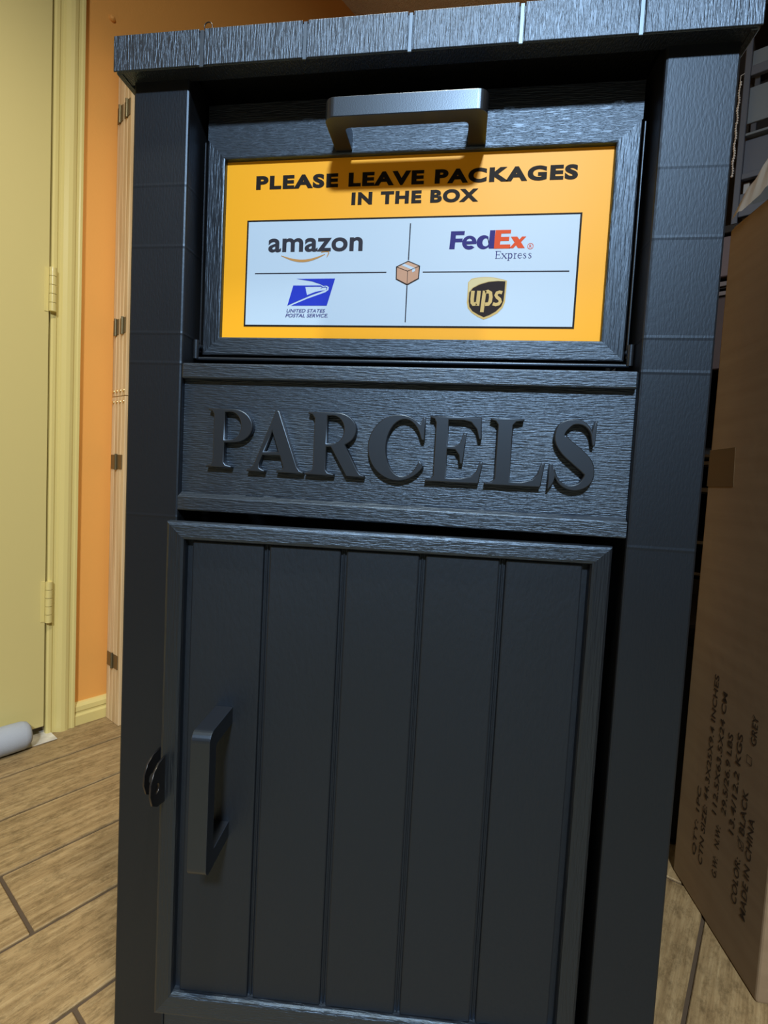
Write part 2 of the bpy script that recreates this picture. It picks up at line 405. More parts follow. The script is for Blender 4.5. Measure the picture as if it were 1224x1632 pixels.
# notice behind the hatch frame : flat print
NY = 0.0315
Fn = lambda a, b, c: Vector((a, NY - c, b + OFF))
M_pyel = mat('yellow_print', (0.98, 0.49, 0.020), 0.45, 0.3)
M_pwht = mat('white_print', (0.50, 0.71, 0.96), 0.45, 0.3)
M_pblk = mat('black_print', (0.012, 0.011, 0.012), 0.6, 0.15)
M_navy = mat('navy_print', (0.03, 0.036, 0.06), 0.6, 0.15)
M_blue = mat('blue_print', (0.016, 0.045, 0.62), 0.6, 0.15)
M_purp = mat('violet_blue_print', (0.035, 0.035, 0.24), 0.6, 0.15)
M_ored = mat('orange_red_print', (0.78, 0.105, 0.035), 0.6, 0.15)
M_gold = mat('gold_print', (0.62, 0.50, 0.22), 0.6, 0.15)
M_gold2 = mat('pale_gold_print', (0.70, 0.68, 0.42), 0.6, 0.15)
M_brn = mat('dark_brown_print', (0.018, 0.014, 0.018), 0.6, 0.15)
M_smile = mat('ochre_print', (0.52, 0.31, 0.12), 0.6, 0.15)
M_kraft = mat('kraft_print', (0.55, 0.36, 0.27), 0.6, 0.15)
M_kraft2 = mat('light_kraft_print', (0.62, 0.44, 0.34), 0.6, 0.15)
notice = one('notice_panel', Fn, rect(-0.1925, 0.1902, 0.1545, 0.3375), -0.0022, 0.0, M_pyel, box)

def flat(bm, F, loops, lay, mi=0):
    """filled flat outline (outer loop, then holes)"""
    vs = [[Vector((a, b, 0)) for a, b in L] for L in loops]
    flatv = [v for L in vs for v in L]
    bv = [bm.verts.new(F(v.x, v.y, lay)) for v in flatv]
    for t in tessellate_polygon(vs):
        try:
            f = bm.faces.new([bv[i] for i in t]); f.material_index = mi
        except ValueError: pass
def ribbon(bm, F, pts, wd, lay, mi=0):
    ws = wd if isinstance(wd, (list, tuple)) else [wd] * len(pts)
    Lp, Rp = [], []
    for i, p in enumerate(pts):
        q0, q1 = pts[max(i - 1, 0)], pts[min(i + 1, len(pts) - 1)]
        d = Vector((q1[0] - q0[0], q1[1] - q0[1])); d.normalize()
        n = Vector((-d.y, d.x)) * ws[i] / 2
        Lp.append(bm.verts.new(F(p[0] + n.x, p[1] + n.y, lay))); Rp.append(bm.verts.new(F(p[0] - n.x, p[1] - n.y, lay)))
    for i in range(len(pts) - 1):
        f = bm.faces.new((Lp[i], Lp[i + 1], Rp[i + 1], Rp[i])); f.material_index = mi
def text(bm, F, s, a0, a1, b0, b1, lay, bold=0.0, mi=0, spacing=1.0, shear=0.0):
    """built-in font, fitted to the rectangle"""
    cu = bpy.data.curves.new('t', 'FONT'); cu.body = s; cu.offset = bold; cu.space_character = spacing; cu.shear = shear; cu.resolution_u = 6
    ob = bpy.data.objects.new('t', cu); COL.objects.link(ob)
    dg = bpy.context.evaluated_depsgraph_get(); dg.update()
    me = bpy.data.meshes.new_from_object(ob.evaluated_get(dg))
    xs = [v.co.x for v in me.vertices]; ys = [v.co.y for v in me.vertices]
    x0, x1, y0, y1 = min(xs), max(xs), min(ys), max(ys)
    vs = [bm.verts.new(F(a0 + (v.co.x - x0) / (x1 - x0) * (a1 - a0), b0 + (v.co.y - y0) / (y1 - y0) * (b1 - b0), lay)) for v in me.vertices]
    for p in me.polygons:
        try:
            f = bm.faces.new([vs[i] for i in p.vertices]); f.material_index = mi
        except ValueError: pass
    bpy.data.objects.remove(ob); bpy.data.curves.remove(cu); bpy.data.meshes.remove(me)
def arc2(cx, cy, rx, ry, s, e, n=10): return [(cx + rx * math.cos(math.radians(s + (e - s) * k / n)), cy + ry * math.sin(math.radians(s + (e - s) * k / n))) for k in range(n + 1)]

b = N(); text(b, Fn, 'PLEASE LEAVE PACKAGES', -0.1583, 0.1573, 0.3066, 0.3203, 0.0003, 0.052, 0, 1.16)
text(b, Fn, 'IN THE BOX', -0.0578, 0.0668, 0.2889, 0.3013, 0.0003, 0.052, 0, 1.16)
obj('lettering', b, M_pblk, notice)
b = N(); flat(b, Fn, [rect(-0.1665, 0.1638, 0.1695, 0.2765)], 0.0002, 0); flat(b, Fn, [rect(-0.1647, 0.1620, 0.1713, 0.2747)], 0.0004, 1)
obj('white_field', b, [M_pblk, M_pwht], notice)['label'] = 'white field with a thin black border'
b = N()
for p, q in (((-0.156, 0.2230), (-0.0188, 0.2232)), ((0.0174, 0.2231), (0.1557, 0.2228)), ((0.0027, 0.2698), (0.0026, 0.2349)), ((0.0025, 0.2101), (0.0027, 0.1747))):
    ribbon(b, Fn, [p, q], 0.0011, 0.0006)
obj('divider_lines', b, M_navy, notice)
# amazon word and smile
b = N(); text(b, Fn, 'amazon', -0.1426, -0.0441, 0.2440, 0.2578, 0.0006, 0.024, 0, 1.03)
sm = [(-0.1284 + 0.0460 * k / 14, 0.2420 - 0.0075 * math.sin(math.pi * (0.06 + 0.86 * k / 14)) + 0.0014 * k / 14) for k in range(15)]
ribbon(b, Fn, sm, [0.0003 + 0.0022 * math.sin(math.pi * (0.05 + 0.90 * k / 14)) for k in range(15)], 0.0006, 1)
ribbon(b, Fn, [(-0.0866, 0.2434), (-0.0818, 0.2444), (-0.0788, 0.2440), (-0.0786, 0.2424), (-0.0806, 0.2382)], [0.0006, 0.0013, 0.0013, 0.0012, 0.0003], 0.0006, 1)
obj('logo', b, [M_navy, M_smile], notice)['label'] = 'dark lower-case word over an ochre smile arrow'
# postal service eagle
b = N()
def U(x, y): return (-0.1198 + x * 0.0491, 0.1907 + y * 0.0268)     # unit frame measured on the print
def upx(px, py): return U((px - 362) / 468.0, (843 - py) / 263.0)
flat(b, Fn, [[upx(*p) for p in [(443, 581), (829, 580), (758, 843), (398, 843), (560, 775), (740, 712), (768, 690), (772, 662), (752, 648), (715, 650), (690, 636), (600, 606)]]], 0.0006)
flat(b, Fn, [[upx(*p) for p in [(414, 646), (690, 647), (712, 657), (535, 658), (557, 740), (640, 708), (700, 697), (738, 694), (700, 705), (600, 740), (430, 812), (362, 843)]]], 0.0006)
ribbon(b, Fn, [upx(*p) for p in [(690, 672), (735, 660), (752, 668), (746, 690)]], [0.0003, 0.0008, 0.0009, 0.0004], 0.0007)
text(b, Fn, 'UNITED STATES', -0.1205, -0.0797, 0.1838, 0.1873, 0.0006, 0.012, 1, 1.0, 0.25)
text(b, Fn, 'POSTAL SERVICE.', -0.1215, -0.0766, 0.1790, 0.1825, 0.0006, 0.012, 1, 1.0, 0.25)
obj('logo', b, [M_blue, M_purp], notice)['label'] = 'blue slanted eagle-head emblem with two lines of italic capitals'
# fedex word
b = N()
def fx(px, py): return (0.0419 + (px - 180) / (1000 - 180.0) * 0.0722, 0.2446 + (326 - py) / (326 - 128.0) * 0.0171)
flat(b, Fn, [[fx(*p) for p in [(180, 326), (190, 131), (340, 131), (338, 174), (245, 174), (244, 212), (322, 212), (319, 252), (242, 252), (238, 326)]]], 0.0006)
flat(b, Fn, [[fx(*p) for p in arc2(396, 258, 78, 76, 12, -318, 30) + [(424, 292)] + arc2(396, 264, 36, 30, 65, 172, 6) + [(360, 274), (472, 274)]], [fx(*p) for p in [(364, 242), (372, 222), (396, 213), (418, 222), (424, 242)]]], 0.0006)
flat(b, Fn, [[fx(*p) for p in [(608, 326), (608, 308)] + arc2(550, 256, 76, 76, 310, 50, 22) + [(610, 196), (612, 128), (668, 128), (664, 326)]], [fx(*p) for p in arc2(572, 258, 36, 44, 0, 330, 12)]], 0.0006)
flat(b, Fn, [[fx(*p) for p in [(662, 328), (670, 127), (836, 127), (834, 166), (735, 166), (733, 202), (822, 202), (820, 246), (730, 246), (727, 284), (838, 284), (836, 328)]]], 0.0006, 1)
flat(b, Fn, [[fx(*p) for p in [(838, 202), (906, 202), (930, 234), (955, 202), (1000, 202), (948, 262), (992, 326), (922, 326), (898, 294), (870, 326), (826, 326), (880, 264)]]], 0.0006, 1)
tx = [(0.1185 + x, 0.2463 + y) for x, y in arc2(0, 0, 0.0026, 0.0026, 0, 360, 20)]
ribbon(b, Fn, tx, 0.0005, 0.0006, 1)
text(b, Fn, 'R', 0.1174, 0.1197, 0.2449, 0.2477, 0.0006, 0.0, 1)
# Express, thin serif strokes
def sx(px, py): return (0.0857 + (px - 668) / (1076 - 668.0) * 0.0352, 0.2352 + (430 - py) / 80.0 * 0.0068)
def st(pts, wd): ribbon(b, Fn, [sx(*p) for p in pts], [q * 0.0000863 for q in wd] if isinstance(wd, list) else wd * 0.0000863, 0.0006, 2)
st([(688, 350), (686, 430)], 10); st([(674, 350), (732, 350), (732, 366)], 5); st([(674, 429), (730, 429), (736, 410)], 5); st([(690, 388), (718, 388)], 5); st([(718, 378), (718, 398)], 4)
st([(748, 376), (796, 430)], 9); st([(796, 376), (748, 430)], 4); st([(740, 376), (762, 376)], 4); st([(784, 376), (804, 376)], 4); st([(740, 430), (760, 430)], 4); st([(784, 430), (806, 430)], 4)
st([(820, 374), (820, 454)], 9); st([(808, 454), (834, 454)], 4); st([(808, 376), (820, 374)], 4); st([(x, y) for x, y in arc2(838, 402, 19, 26, 140, -140, 12)], [4, 5, 7, 9, 10, 10, 10, 10, 10, 9, 7, 5, 4])
st([(886, 374), (886, 430)], 9); st([(874, 430), (902, 430)], 4); st([(874, 376), (886, 374)], 4); st([(886, 392), (896, 378), (908, 378)], [4, 6, 8])
st([(922, 400), (962, 400), (958, 384), (944, 375), (928, 384), (921, 402), (928, 422), (946, 430), (962, 418)], [4, 4, 5, 5, 7, 9, 8, 6, 3])
for ox in (0, 56):
    st([(1006 + ox, 388), (1002 + ox, 377), (990 + ox, 375), (980 + ox, 386), (990 + ox, 398), (1004 + ox, 408), (1008 + ox, 420), (996 + ox, 430), (982 + ox, 427), (977 + ox, 414)], [3, 4, 5, 7, 8, 8, 7, 5, 4, 3])
obj('logo', b, [M_purp, M_ored, M_purp], notice)['label'] = 'violet-blue and orange-red word over a thin serif line'
# shield
b = N()
def sh(px, py): return (0.0619 + (px - 370) / (803 - 370.0) * 0.0370, 0.1776 + (1088 - py) / (1088 - 635.0) * 0.0403)
outer = [sh(*p) for p in [(372, 690)] + [(372 + 431 * k / 12, 676 - 42 * math.sin(math.pi * (0.12 + 0.86 * k / 12))) for k in range(1, 12)] + [(803, 676), (800, 800), (796, 900), (775, 960), (720, 1018), (640, 1062), (570, 1088), (500, 1058), (430, 1014), (385, 965), (370, 905), (372, 800)]]
flat(b, Fn, [outer], 0.0006, 0)
flat(b, Fn, [[sh(*p) for p in [(380, 690)] + [(380 + 415 * k / 12, 682 - 42 * math.sin(math.pi * (0.12 + 0.86 * k / 12))) for k in range(1, 12)] + [(796, 682), (700, 676), (600, 682), (500, 708), (420, 750), (382, 800)]]], 0.0007, 1)
flat(b, Fn, [[sh(*p) for p in [(392, 800), (430, 752), (500, 716), (600, 688), (700, 680), (785, 683), (783, 800), (778, 890), (758, 945), (700, 1000), (630, 1040), (570, 1062), (510, 1036), (440, 998), (402, 950), (390, 890)]]], 0.0008, 2)
def ug(pts, wd): ribbon(b, Fn, [sh(*p) for p in pts], wd * 0.0000865, 0.0010, 0)
ug([(432, 782), (428, 870), (432, 910), (446, 926), (462, 924), (478, 916)], 40); ug([(500, 782), (492, 942)], 40)
ug([(562, 782), (545, 1010)], 40); ug([(570, 800), (600, 790), (628, 804), (636, 850), (630, 900), (612, 924), (576, 926)], 40)
ug([(758, 804), (728, 796), (700, 806), (690, 830), (706, 852), (734, 872), (744, 898), (726, 922), (694, 930), (662, 920)], 36)
obj('logo', b, [M_gold, M_gold2, M_brn], notice)['label'] = 'dark brown shield with pale gold rim and lower-case letters'
# little carton drawn at the crossing
b = N()
C = dict(top=(0.0026, 0.2330), l=(-0.0083, 0.2280), r=(0.0134, 0.2286), mid=(0.0024, 0.2240), b=(0.0026, 0.2116), lb=(-0.0080, 0.2168), rb=(0.0130, 0.2172))
flat(b, Fn, [[(0.0026, 0.2341), (-0.0095, 0.2285), (-0.0091, 0.2162), (0.0026, 0.2104), (0.0140, 0.2166), (0.0145, 0.2291)]], 0.0007, 0)
flat(b, Fn, [[C['top'], C['l'], C['mid'], C['r']]], 0.0008, 2); flat(b, Fn, [[C['l'], C['lb'], C['b'], C['mid']]], 0.0008, 1); flat(b, Fn, [[C['r'], C['mid'], C['b'], C['rb']]], 0.0008, 1)
flat(b, Fn, [[(-0.0040, 0.2298), (-0.0012, 0.2312), (0.0098, 0.2268), (0.0096, 0.2240), (0.0070, 0.2228), (0.0068, 0.2252)]], 0.0009, 3)
for p, q in (('l', 'mid'), ('r', 'mid'), ('mid', 'b')): ribbon(b, Fn, [C[p], C[q]], 0.0005, 0.0010, 0)
obj('package_icon', b, [M_brn, M_kraft, M_kraft2, M_pwht], notice)['label'] = 'small drawn brown carton with white tape'

# name panel with rails and raised letters
panel = one('name_panel', Ff, rect(-0.2160, 0.2160, -0.0235, 0.124), -0.018, -0.0065, M_h, box)
one('rail', Ff, rect(-0.2158, 0.2150, 0.1085, 0.124), -0.0067, 0.0005, M_h, panel, 0.0018)
obj('rail', prism(N(), lambda a, b, c: Ff(c, a, b), [(-0.0235, -0.0067), (-0.0235, 0.0), (-0.0225, 0.001), (-0.0100, 0.001), (-0.0090, 0.0004), (-0.0052, -0.0058), (-0.0052, -0.0067)], -0.2158, 0.2150), M_h, panel)
def bowlP(cx, cy, rx, ry, n=14): return arc2(cx, cy, rx, ry, 90, -90, n)
GL = {}
GL['P'] = [[(0.02, 1), (0.52, 1)] + bowlP(0.55, 0.715, 0.42, 0.285) + [(0.38, 0.43), (0.38, 0.10), (0.42, 0.05), (0.54, 0.03), (0.54, 0), (0, 0), (0, 0.03), (0.10, 0.05), (0.14, 0.10), (0.14, 0.90), (0.10, 0.955), (0.02, 0.97)],
           [(0.38, 0.945), (0.47, 0.945)] + bowlP(0.50, 0.712, 0.22, 0.233) + [(0.38, 0.479)]]
GL['A'] = [[(0.475, 1), (0.54, 1), (0.89, 0.11), (0.94, 0.05), (1, 0.03), (1, 0), (0.53, 0), (0.53, 0.03), (0.62, 0.05), (0.645, 0.09), (0.62, 0.16), (0.58, 0.275), (0.275, 0.275), (0.225, 0.14), (0.225, 0.07), (0.26, 0.045), (0.32, 0.03), (0.32, 0), (0, 0), (0, 0.03), (0.06, 0.05), (0.12, 0.11), (0.455, 0.93)],
           [(0.30, 0.335), (0.555, 0.335), (0.432, 0.665)]]
GL['R'] = [[(0.02, 1), (0.46, 1)] + arc2(0.50, 0.735, 0.34, 0.265, 90, -62, 14) + [(0.88, 0.11), (0.93, 0.05), (1, 0.03), (1, 0), (0.70, 0), (0.42, 0.455), (0.35, 0.455), (0.35, 0.10), (0.39, 0.05), (0.49, 0.03), (0.49, 0), (0, 0), (0, 0.03), (0.09, 0.05), (0.13, 0.10), (0.13, 0.90), (0.09, 0.955), (0.02, 0.97)],
           [(0.35, 0.945), (0.42, 0.945)] + arc2(0.44, 0.728, 0.19, 0.217, 90, -90, 12) + [(0.35, 0.511)]]
GL['C'] = [[(0.97, 0.98), (0.97, 0.63), (0.915, 0.63)] + arc2(0.62, 0.5, 0.30, 0.44, 24, 336, 30) + arc2(0.53, 0.5, 0.53, 0.515, -33, -312, 34) + [(0.925, 0.98)]]
GL['E'] = [[(0.04, 1), (0.93, 1), (0.95, 0.67), (0.90, 0.67), (0.85, 0.82), (0.75, 0.92), (0.62, 0.945), (0.37, 0.945), (0.37, 0.56), (0.48, 0.56), (0.58, 0.60), (0.63, 0.75), (0.69, 0.75), (0.65, 0.29), (0.59, 0.29), (0.57, 0.42), (0.50, 0.50), (0.37, 0.505), (0.37, 0.07), (0.62, 0.07), (0.80, 0.11), (0.89, 0.19), (0.94, 0.33), (1, 0.33), (0.94, 0), (0, 0), (0, 0.03), (0.10, 0.05), (0.14, 0.10), (0.14, 0.90), (0.11, 0.955), (0.04, 0.97)]]
GL['L'] = [[(0.05, 1), (0.61, 1), (0.61, 0.97), (0.48, 0.95), (0.43, 0.90), (0.43, 0.065), (0.62, 0.065), (0.80, 0.11), (0.89, 0.20), (0.945, 0.36), (1, 0.36), (0.95, 0), (0, 0), (0, 0.03), (0.12, 0.05), (0.17, 0.10), (0.17, 0.90), (0.13, 0.95), (0.05, 0.97)]]
def outline(sp, wd):
    Lp, Rp = [], []
    for i, p in enumerate(sp):
        q0, q1 = sp[max(i - 1, 0)], sp[min(i + 1, len(sp) - 1)]
        d = Vector((q1[0] - q0[0], q1[1] - q0[1])); d.normalize()
        Lp.append((p[0] - d.y * wd[i] / 2, p[1] + d.x * wd[i] / 2)); Rp.append((p[0] + d.y * wd[i] / 2, p[1] - d.x * wd[i] / 2))
    return Lp + Rp[::-1]
def smooth(pts, vals, n=4):
    P, V = [], []
    for i in range(len(pts) - 1):
        p0, p1, p2, p3 = pts[max(i - 1, 0)], pts[i], pts[i + 1], pts[min(i + 2, len(pts) - 1)]
        for k in range(n):
            t = k / n
            f = lambda a, b, c, d: 0.5 * ((2 * b) + (-a + c) * t + (2 * a - 5 * b + 4 * c - d) * t * t + (-a + 3 * b - 3 * c + d) * t ** 3)
            P.append((f(p0[0], p1[0], p2[0], p3[0]), f(p0[1], p1[1], p2[1], p3[1]))); V.append(vals[i] * (1 - t) + vals[i + 1] * t)
    P.append(pts[-1]); V.append(vals[-1])
    return P, V
sp, wd = smooth([(0.90, 0.70), (0.82, 0.86), (0.66, 0.955), (0.45, 0.965), (0.24, 0.87), (0.20, 0.745), (0.34, 0.61), (0.60, 0.47), (0.82, 0.33), (0.85, 0.18), (0.68, 0.055), (0.44, 0.035), (0.22, 0.12), (0.10, 0.30)],
                [0.05, 0.055, 0.065, 0.09, 0.20, 0.25, 0.27, 0.28, 0.26, 0.21, 0.11, 0.065, 0.055, 0.05])
GL['S'] = [outline(sp, wd)]
S_extra = [[(0.86, 0.86), (0.92, 0.99), (0.96, 0.99), (0.94, 0.64), (0.88, 0.64), (0.84, 0.78)], [(0.02, 0.36), (0.08, 0.36), (0.16, 0.20), (0.13, 0.10), (0.04, 0.0), (0.0, 0.0)]]
def raised(bm, loops, a0, a1, b0, b1, F, c0, c1, bev):
    """outline with holes raised from c0 to c1, its top edge chamfered"""
    cu = bpy.data.curves.new('l', 'CURVE'); cu.dimensions = '2D'; cu.fill_mode = 'BOTH'
    cu.extrude = (c1 - c0) / 2 - bev; cu.bevel_depth = bev; cu.bevel_resolution = 1; cu.offset = -bev
    for L in loops:
        s = cu.splines.new('POLY'); s.points.add(len(L) - 1); s.use_cyclic_u = True
        for p, (x, y) in zip(s.points, L): p.co = (a0 + x * (a1 - a0), b0 + y * (b1 - b0), 0, 1)
    ob = bpy.data.objects.new('l', cu); COL.objects.link(ob)
    dg = bpy.context.evaluated_depsgraph_get(); dg.update()
    me = bpy.data.meshes.new_from_object(ob.evaluated_get(dg))
    mid = (c0 + c1) / 2
    for v in me.vertices: v.co = F(v.co.x, v.co.y, mid + v.co.z)
    bm.from_mesh(me)
    bpy.data.objects.remove(ob); bpy.data.curves.remove(cu); bpy.data.meshes.remove(me)
for ch, a0, a1, b0, b1 in (('P', -0.1870, -0.1375, 0.0215, 0.0798), ('A', -0.1440, -0.0857, 0.0192, 0.0796), ('R', -0.0842, -0.0250, 0.0188, 0.0796), ('C', -0.0230, 0.0325, 0.0182, 0.0788),
                           ('E', 0.0330, 0.0860, 0.0183, 0.0794), ('L', 0.0880, 0.1412, 0.0180, 0.0793), ('S', 0.1445, 0.1855, 0.0172, 0.0800)):
    b = N(); raised(b, GL[ch], a0, a1, b0, b1, Ff, -0.0066, 0.0004, 0.0009)
    if ch == 'S':
        for e in S_extra: raised(b, [e], a0, a1, b0, b1, Ff, -0.0066, 0.00035, 0.0007)
    obj('raised_letter', b, M_letter, panel)

# lower door, hanging ajar about its right edge
TH = math.radians(5)
DA = Vector((0.2068, 0.003, OFF)); DU = Vector((math.cos(TH), math.sin(TH), 0)); DO = Vector((math.sin(TH), -math.cos(TH), 0))
Fd = lambda a, b, c: DA + DU * a + Vector((0, 0, b)) + DO * c
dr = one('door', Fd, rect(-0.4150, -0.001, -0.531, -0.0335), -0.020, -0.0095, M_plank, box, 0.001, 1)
mitre(Fd, (-0.4163, 0.0, -0.5325, -0.0320), (-0.3980, -0.0186, -0.5090, -0.0495), -0.010, 0.0, M_h, M_v, dr, bev=0.0032)
gz = [-0.3950, -0.3195, -0.2455, -0.1712, -0.0968, -0.0215]
for i in range(5):
    a0 = gz[i] + 0.0028; a1 = gz[i + 1] - 0.0028
    one('plank', Fd, rect(a0, a1, -0.5088, -0.0497), -0.0100, -0.0052, M_plank, dr, 0.0016, 2)
for g in gz[1:-1]:
    one('groove_bead', Fd, rect(g - 0.0009, g + 0.0009, -0.5085, -0.0500), -0.0098, -0.0080, M_plank, dr, 0.0005, 1)
Fdh = lambda a, b, c: Fd(a, b, c - 0.0052)
handle(Fdh, -0.343, -0.2105, 0.0150, 0.0545, -0.3640, -0.3468, True, dr)
# padlock tabs : one on the door edge, one on the post
tab = [(-0.001, -0.262), (0.012, -0.263), (0.021, -0.268), (0.0262, -0.277), (0.0268, -0.288), (0.0225, -0.299), (0.0135, -0.3055), (-0.001, -0.309)]
hole = arc2(0.0145, -0.2865, 0.0042, 0.0048, 0, 360, 14)[:-1]
def padtab(G, parent, mat_):
    b = N()
    raised(b, [[(p[0], p[1]) for p in tab], hole], 0, 1, 0, 1, G, -0.0009, 0.0009, 0.0003)
    o = obj('padlock_tab', b, mat_, parent); o['label'] = 'black metal padlock tab with a round hole'
    return o
t1 = padtab(lambda a, b, c: Fd(-0.4113 + c, b, a), dr, M_metal)
t2 = padtab(lambda a, b, c: Ff(-0.2287 + c, b - 0.013, a), box, M_metal)

# ------------------------------------------------------------------ small wire loop on the lid edge
b = N(); cx = -0.1905
tube(b, [Vector((cx + 0.004 * math.cos(a), -0.0142, OFF + LIDZ + 0.0325 + 0.002 + 0.0042 * math.sin(a))) for a in [math.radians(-20 + 220 * k / 14) for k in range(15)]], 0.0005, 8)
tag(obj('wire_loop', b, M_metal, base=(cx, -0.0142, OFF + LIDZ + 0.0325)), 'tiny dark wire loop sticking up from the lid edge of the parcel box', 'wire')

# ------------------------------------------------------------------ folded wooden screen against the orange wall
scr = thing('folding_screen', 'unfinished pine folding screen with metal hinges, folded flat against the orange wall', 'screen', RM(0.41, -1.03, 0))
tl, tr = 0.199, 0.61
ns = [1.0665, 1.0482, 1.0299, 1.0116]
for i, n0 in enumerate(ns):
    m0, m1 = -n0 + 0.0003, -n0 + 0.0180
    for z0, z1 in ((0.0, 0.8392), (0.8404, 1.68)):
        for q0, q1 in ((tl, tl + 0.04), (tr - 0.04, tr)):
            one('stile', F_R, rect(q0, q1, m0, m1), z0, z1, M_pine, scr, 0.0012, 1)
        one('cross_rail', F_R, rect(tl + 0.0402, tr - 0.0402, m0, m1), z1 - 0.05 if z0 > 0 else 0.05, z1 if z0 > 0 else 0.10, M_pine, scr, 0.001, 1)
        one('slat_panel', F_R, rect(tl + 0.0402, tr - 0.0402, m0 + 0.006, m1 - 0.006), z0 + 0.1002 if z0 == 0 else z0, z1 if z0 == 0 else z1 - 0.0502, M_pine, scr)
    for zs in (0.853, 0.826):
        b = N(); p = RM(tl, (m0 + m1) / 2, zs)
        tube(b, [p + E1 * 0.001, p - E1 * 0.0016, p - E1 * 0.0024], [0.0040, 0.0040, 0.0026], 10)
        obj('screw', b, M_screw, scr)
def shinge(m_a, m_b, zc, hh=0.034):
    b = N(); w_ = m_b - m_a; mid = (m_a + m_b) / 2
    for q0, q1 in ((m_a, mid - 0.0035), (mid + 0.0035, m_b)):
        prism(b, lambda a, c, d: RM(tl - d, a, c), rect(q0, q1, zc - hh / 2, zc + hh / 2), 0.0, 0.0016, 0.0004, 1)
    hp = obj('hinge', b, M_hinge, scr)
    k = N(); tube(k, [RM(tl - 0.0025, mid, zc - hh / 2 - 0.002), RM(tl - 0.0025, mid, zc + hh / 2 + 0.002)], 0.0034, 10)
    obj('hinge_pin', k, M_hinge, hp)
for zc in (1.525, 1.012):
    shinge(-1.0640, -1.0350, zc, 0.038); shinge(-1.0275, -0.9985, zc, 0.038)
for zc in (0.676, 0.163):
    shinge(-1.0630, -1.0025, zc, 0.036)

# ------------------------------------------------------------------ draft stopper at the yellow door
b = N(); n_ = 14
ts = [0.020 - 0.006 * 0, 0.0185, 0.013, 0.004, -0.02, -0.2, -0.45, -0.735]
rs = [0.012, 0.021, 0.0285, 0.0315, 0.032, 0.032, 0.032, 0.032]
tube(b, [RM(t, -1.037, 0.0335) for t in ts], rs, 22)
tag(obj('draft_stopper', b, M_fabric, base=RM(-0.36, -1.037, 0.0015)), 'pale grey-blue padded draft stopper lying at the foot of the yellow door', 'draft stopper')

# ------------------------------------------------------------------ big carton standing on end at the right
C0 = Vector((0.4824, 0.4535, 0)); CN = Vector((0.4935 - 0.4824, 0.2197 - 0.4535, 0)).normalized(); CR = Vector((-CN.y, CN.x, 0))
CW, CD, CHT = 0.234, 0.62, 1.105
Fc = lambda a, b, c: C0 + CN * a + CR * b + Vector((0, 0, c))     # a toward camera along left face, b to the right, c up
carton = thing('carton', 'tall brown cardboard carton', 'box', C0 + CN * 0.117 + CR * 0.31)
carton['label'] = 'tall brown cardboard carton with dark printed text, standing on end right of the parcel box'
b = N(); prism(b, lambda a, bb_, c: Fc(a, bb_, c), rect(0, CW, 0, CD), 0.0, CHT, 0.004, 3)
obj('carton_body', b, M_card, carton)
b = N(); prism(b, lambda a, bb_, c: Fc(a, c, bb_), [(0.002, CHT - 0.001), (0.003, CHT + 0.004), (CW * 0.4, CHT + 0.001), (CW - 0.01, CHT + 0.003), (CW - 0.002, CHT - 0.001)], 0.004, 0.009, 0.001, 1)
obj('flap_edge', b, M_card, carton)
# text runs upward : u along +z, v towards the back edge
def Fink(u, v, lay): return Fc((C0.y - v) / -CN.y, -lay, u)
b = N()
for s, y0, z0, z1 in (('QTY: 1PC', 0.392, -0.571, -0.455), ('CTN SIZE: 44.3X25X9.4 INCHES', 0.373, -0.572, -0.260), ('112.5X63.5X24 CM', 0.348, -0.470, -0.278), ('G.W:', 0.334, -0.562, -0.530), ('N.W:', 0.334, -0.515, -0.480),
                      ('29.5/26.9 LBS', 0.325, -0.456, -0.331), ('13.4/12.2 KGS', 0.303, -0.470, -0.320), ('COLOR:', 0.283, -0.560, -0.492), ('BLACK', 0.280, -0.455, -0.390), ('GREY', 0.274, -0.322, -0.280), ('MADE IN CHINA', 0.262, -0.565, -0.419)):
    text(b, Fink, s, z0 + OFF, z1 + OFF, y0 - 0.006, y0 + 0.006, 0.0004, 0.014, 0, 1.05)
for z0, on in ((-0.476, 1), (-0.352, 0)):
    q = [(z0 + OFF, 0.274), (z0 + 0.011 + OFF, 0.274), (z0 + 0.011 + OFF, 0.285), (z0 + OFF, 0.285), (z0 + OFF, 0.274)]
    ribbon(b, Fink, q, 0.0012, 0.0004)
    if on: ribbon(b, Fink, [(z0 + 0.001 + OFF, 0.280), (z0 + 0.004 + OFF, 0.276), (z0 + 0.013 + OFF, 0.288)], 0.0016, 0.0005)
obj('lettering', b, M_ink, carton)
b = N(); prism(b, lambda a, c, d: Fink(a, c, d), [(0.037 + OFF, 0.378), (0.037 + OFF, 0.4525), (0.098 + OFF, 0.4525), (0.098 + OFF, 0.382)], 0.0, 0.0005)
prism(b, lambda a, c, d: Fc(-d, a, c), [(-0.0005, 0.037 + OFF), (0.06, 0.037 + OFF), (0.06, 0.098 + OFF), (-0.0005, 0.098 + OFF)], 0.0, 0.0005)
obj('packing_tape', b, M_tape, carton)['label'] = 'short strip of darker brown tape at the back edge'

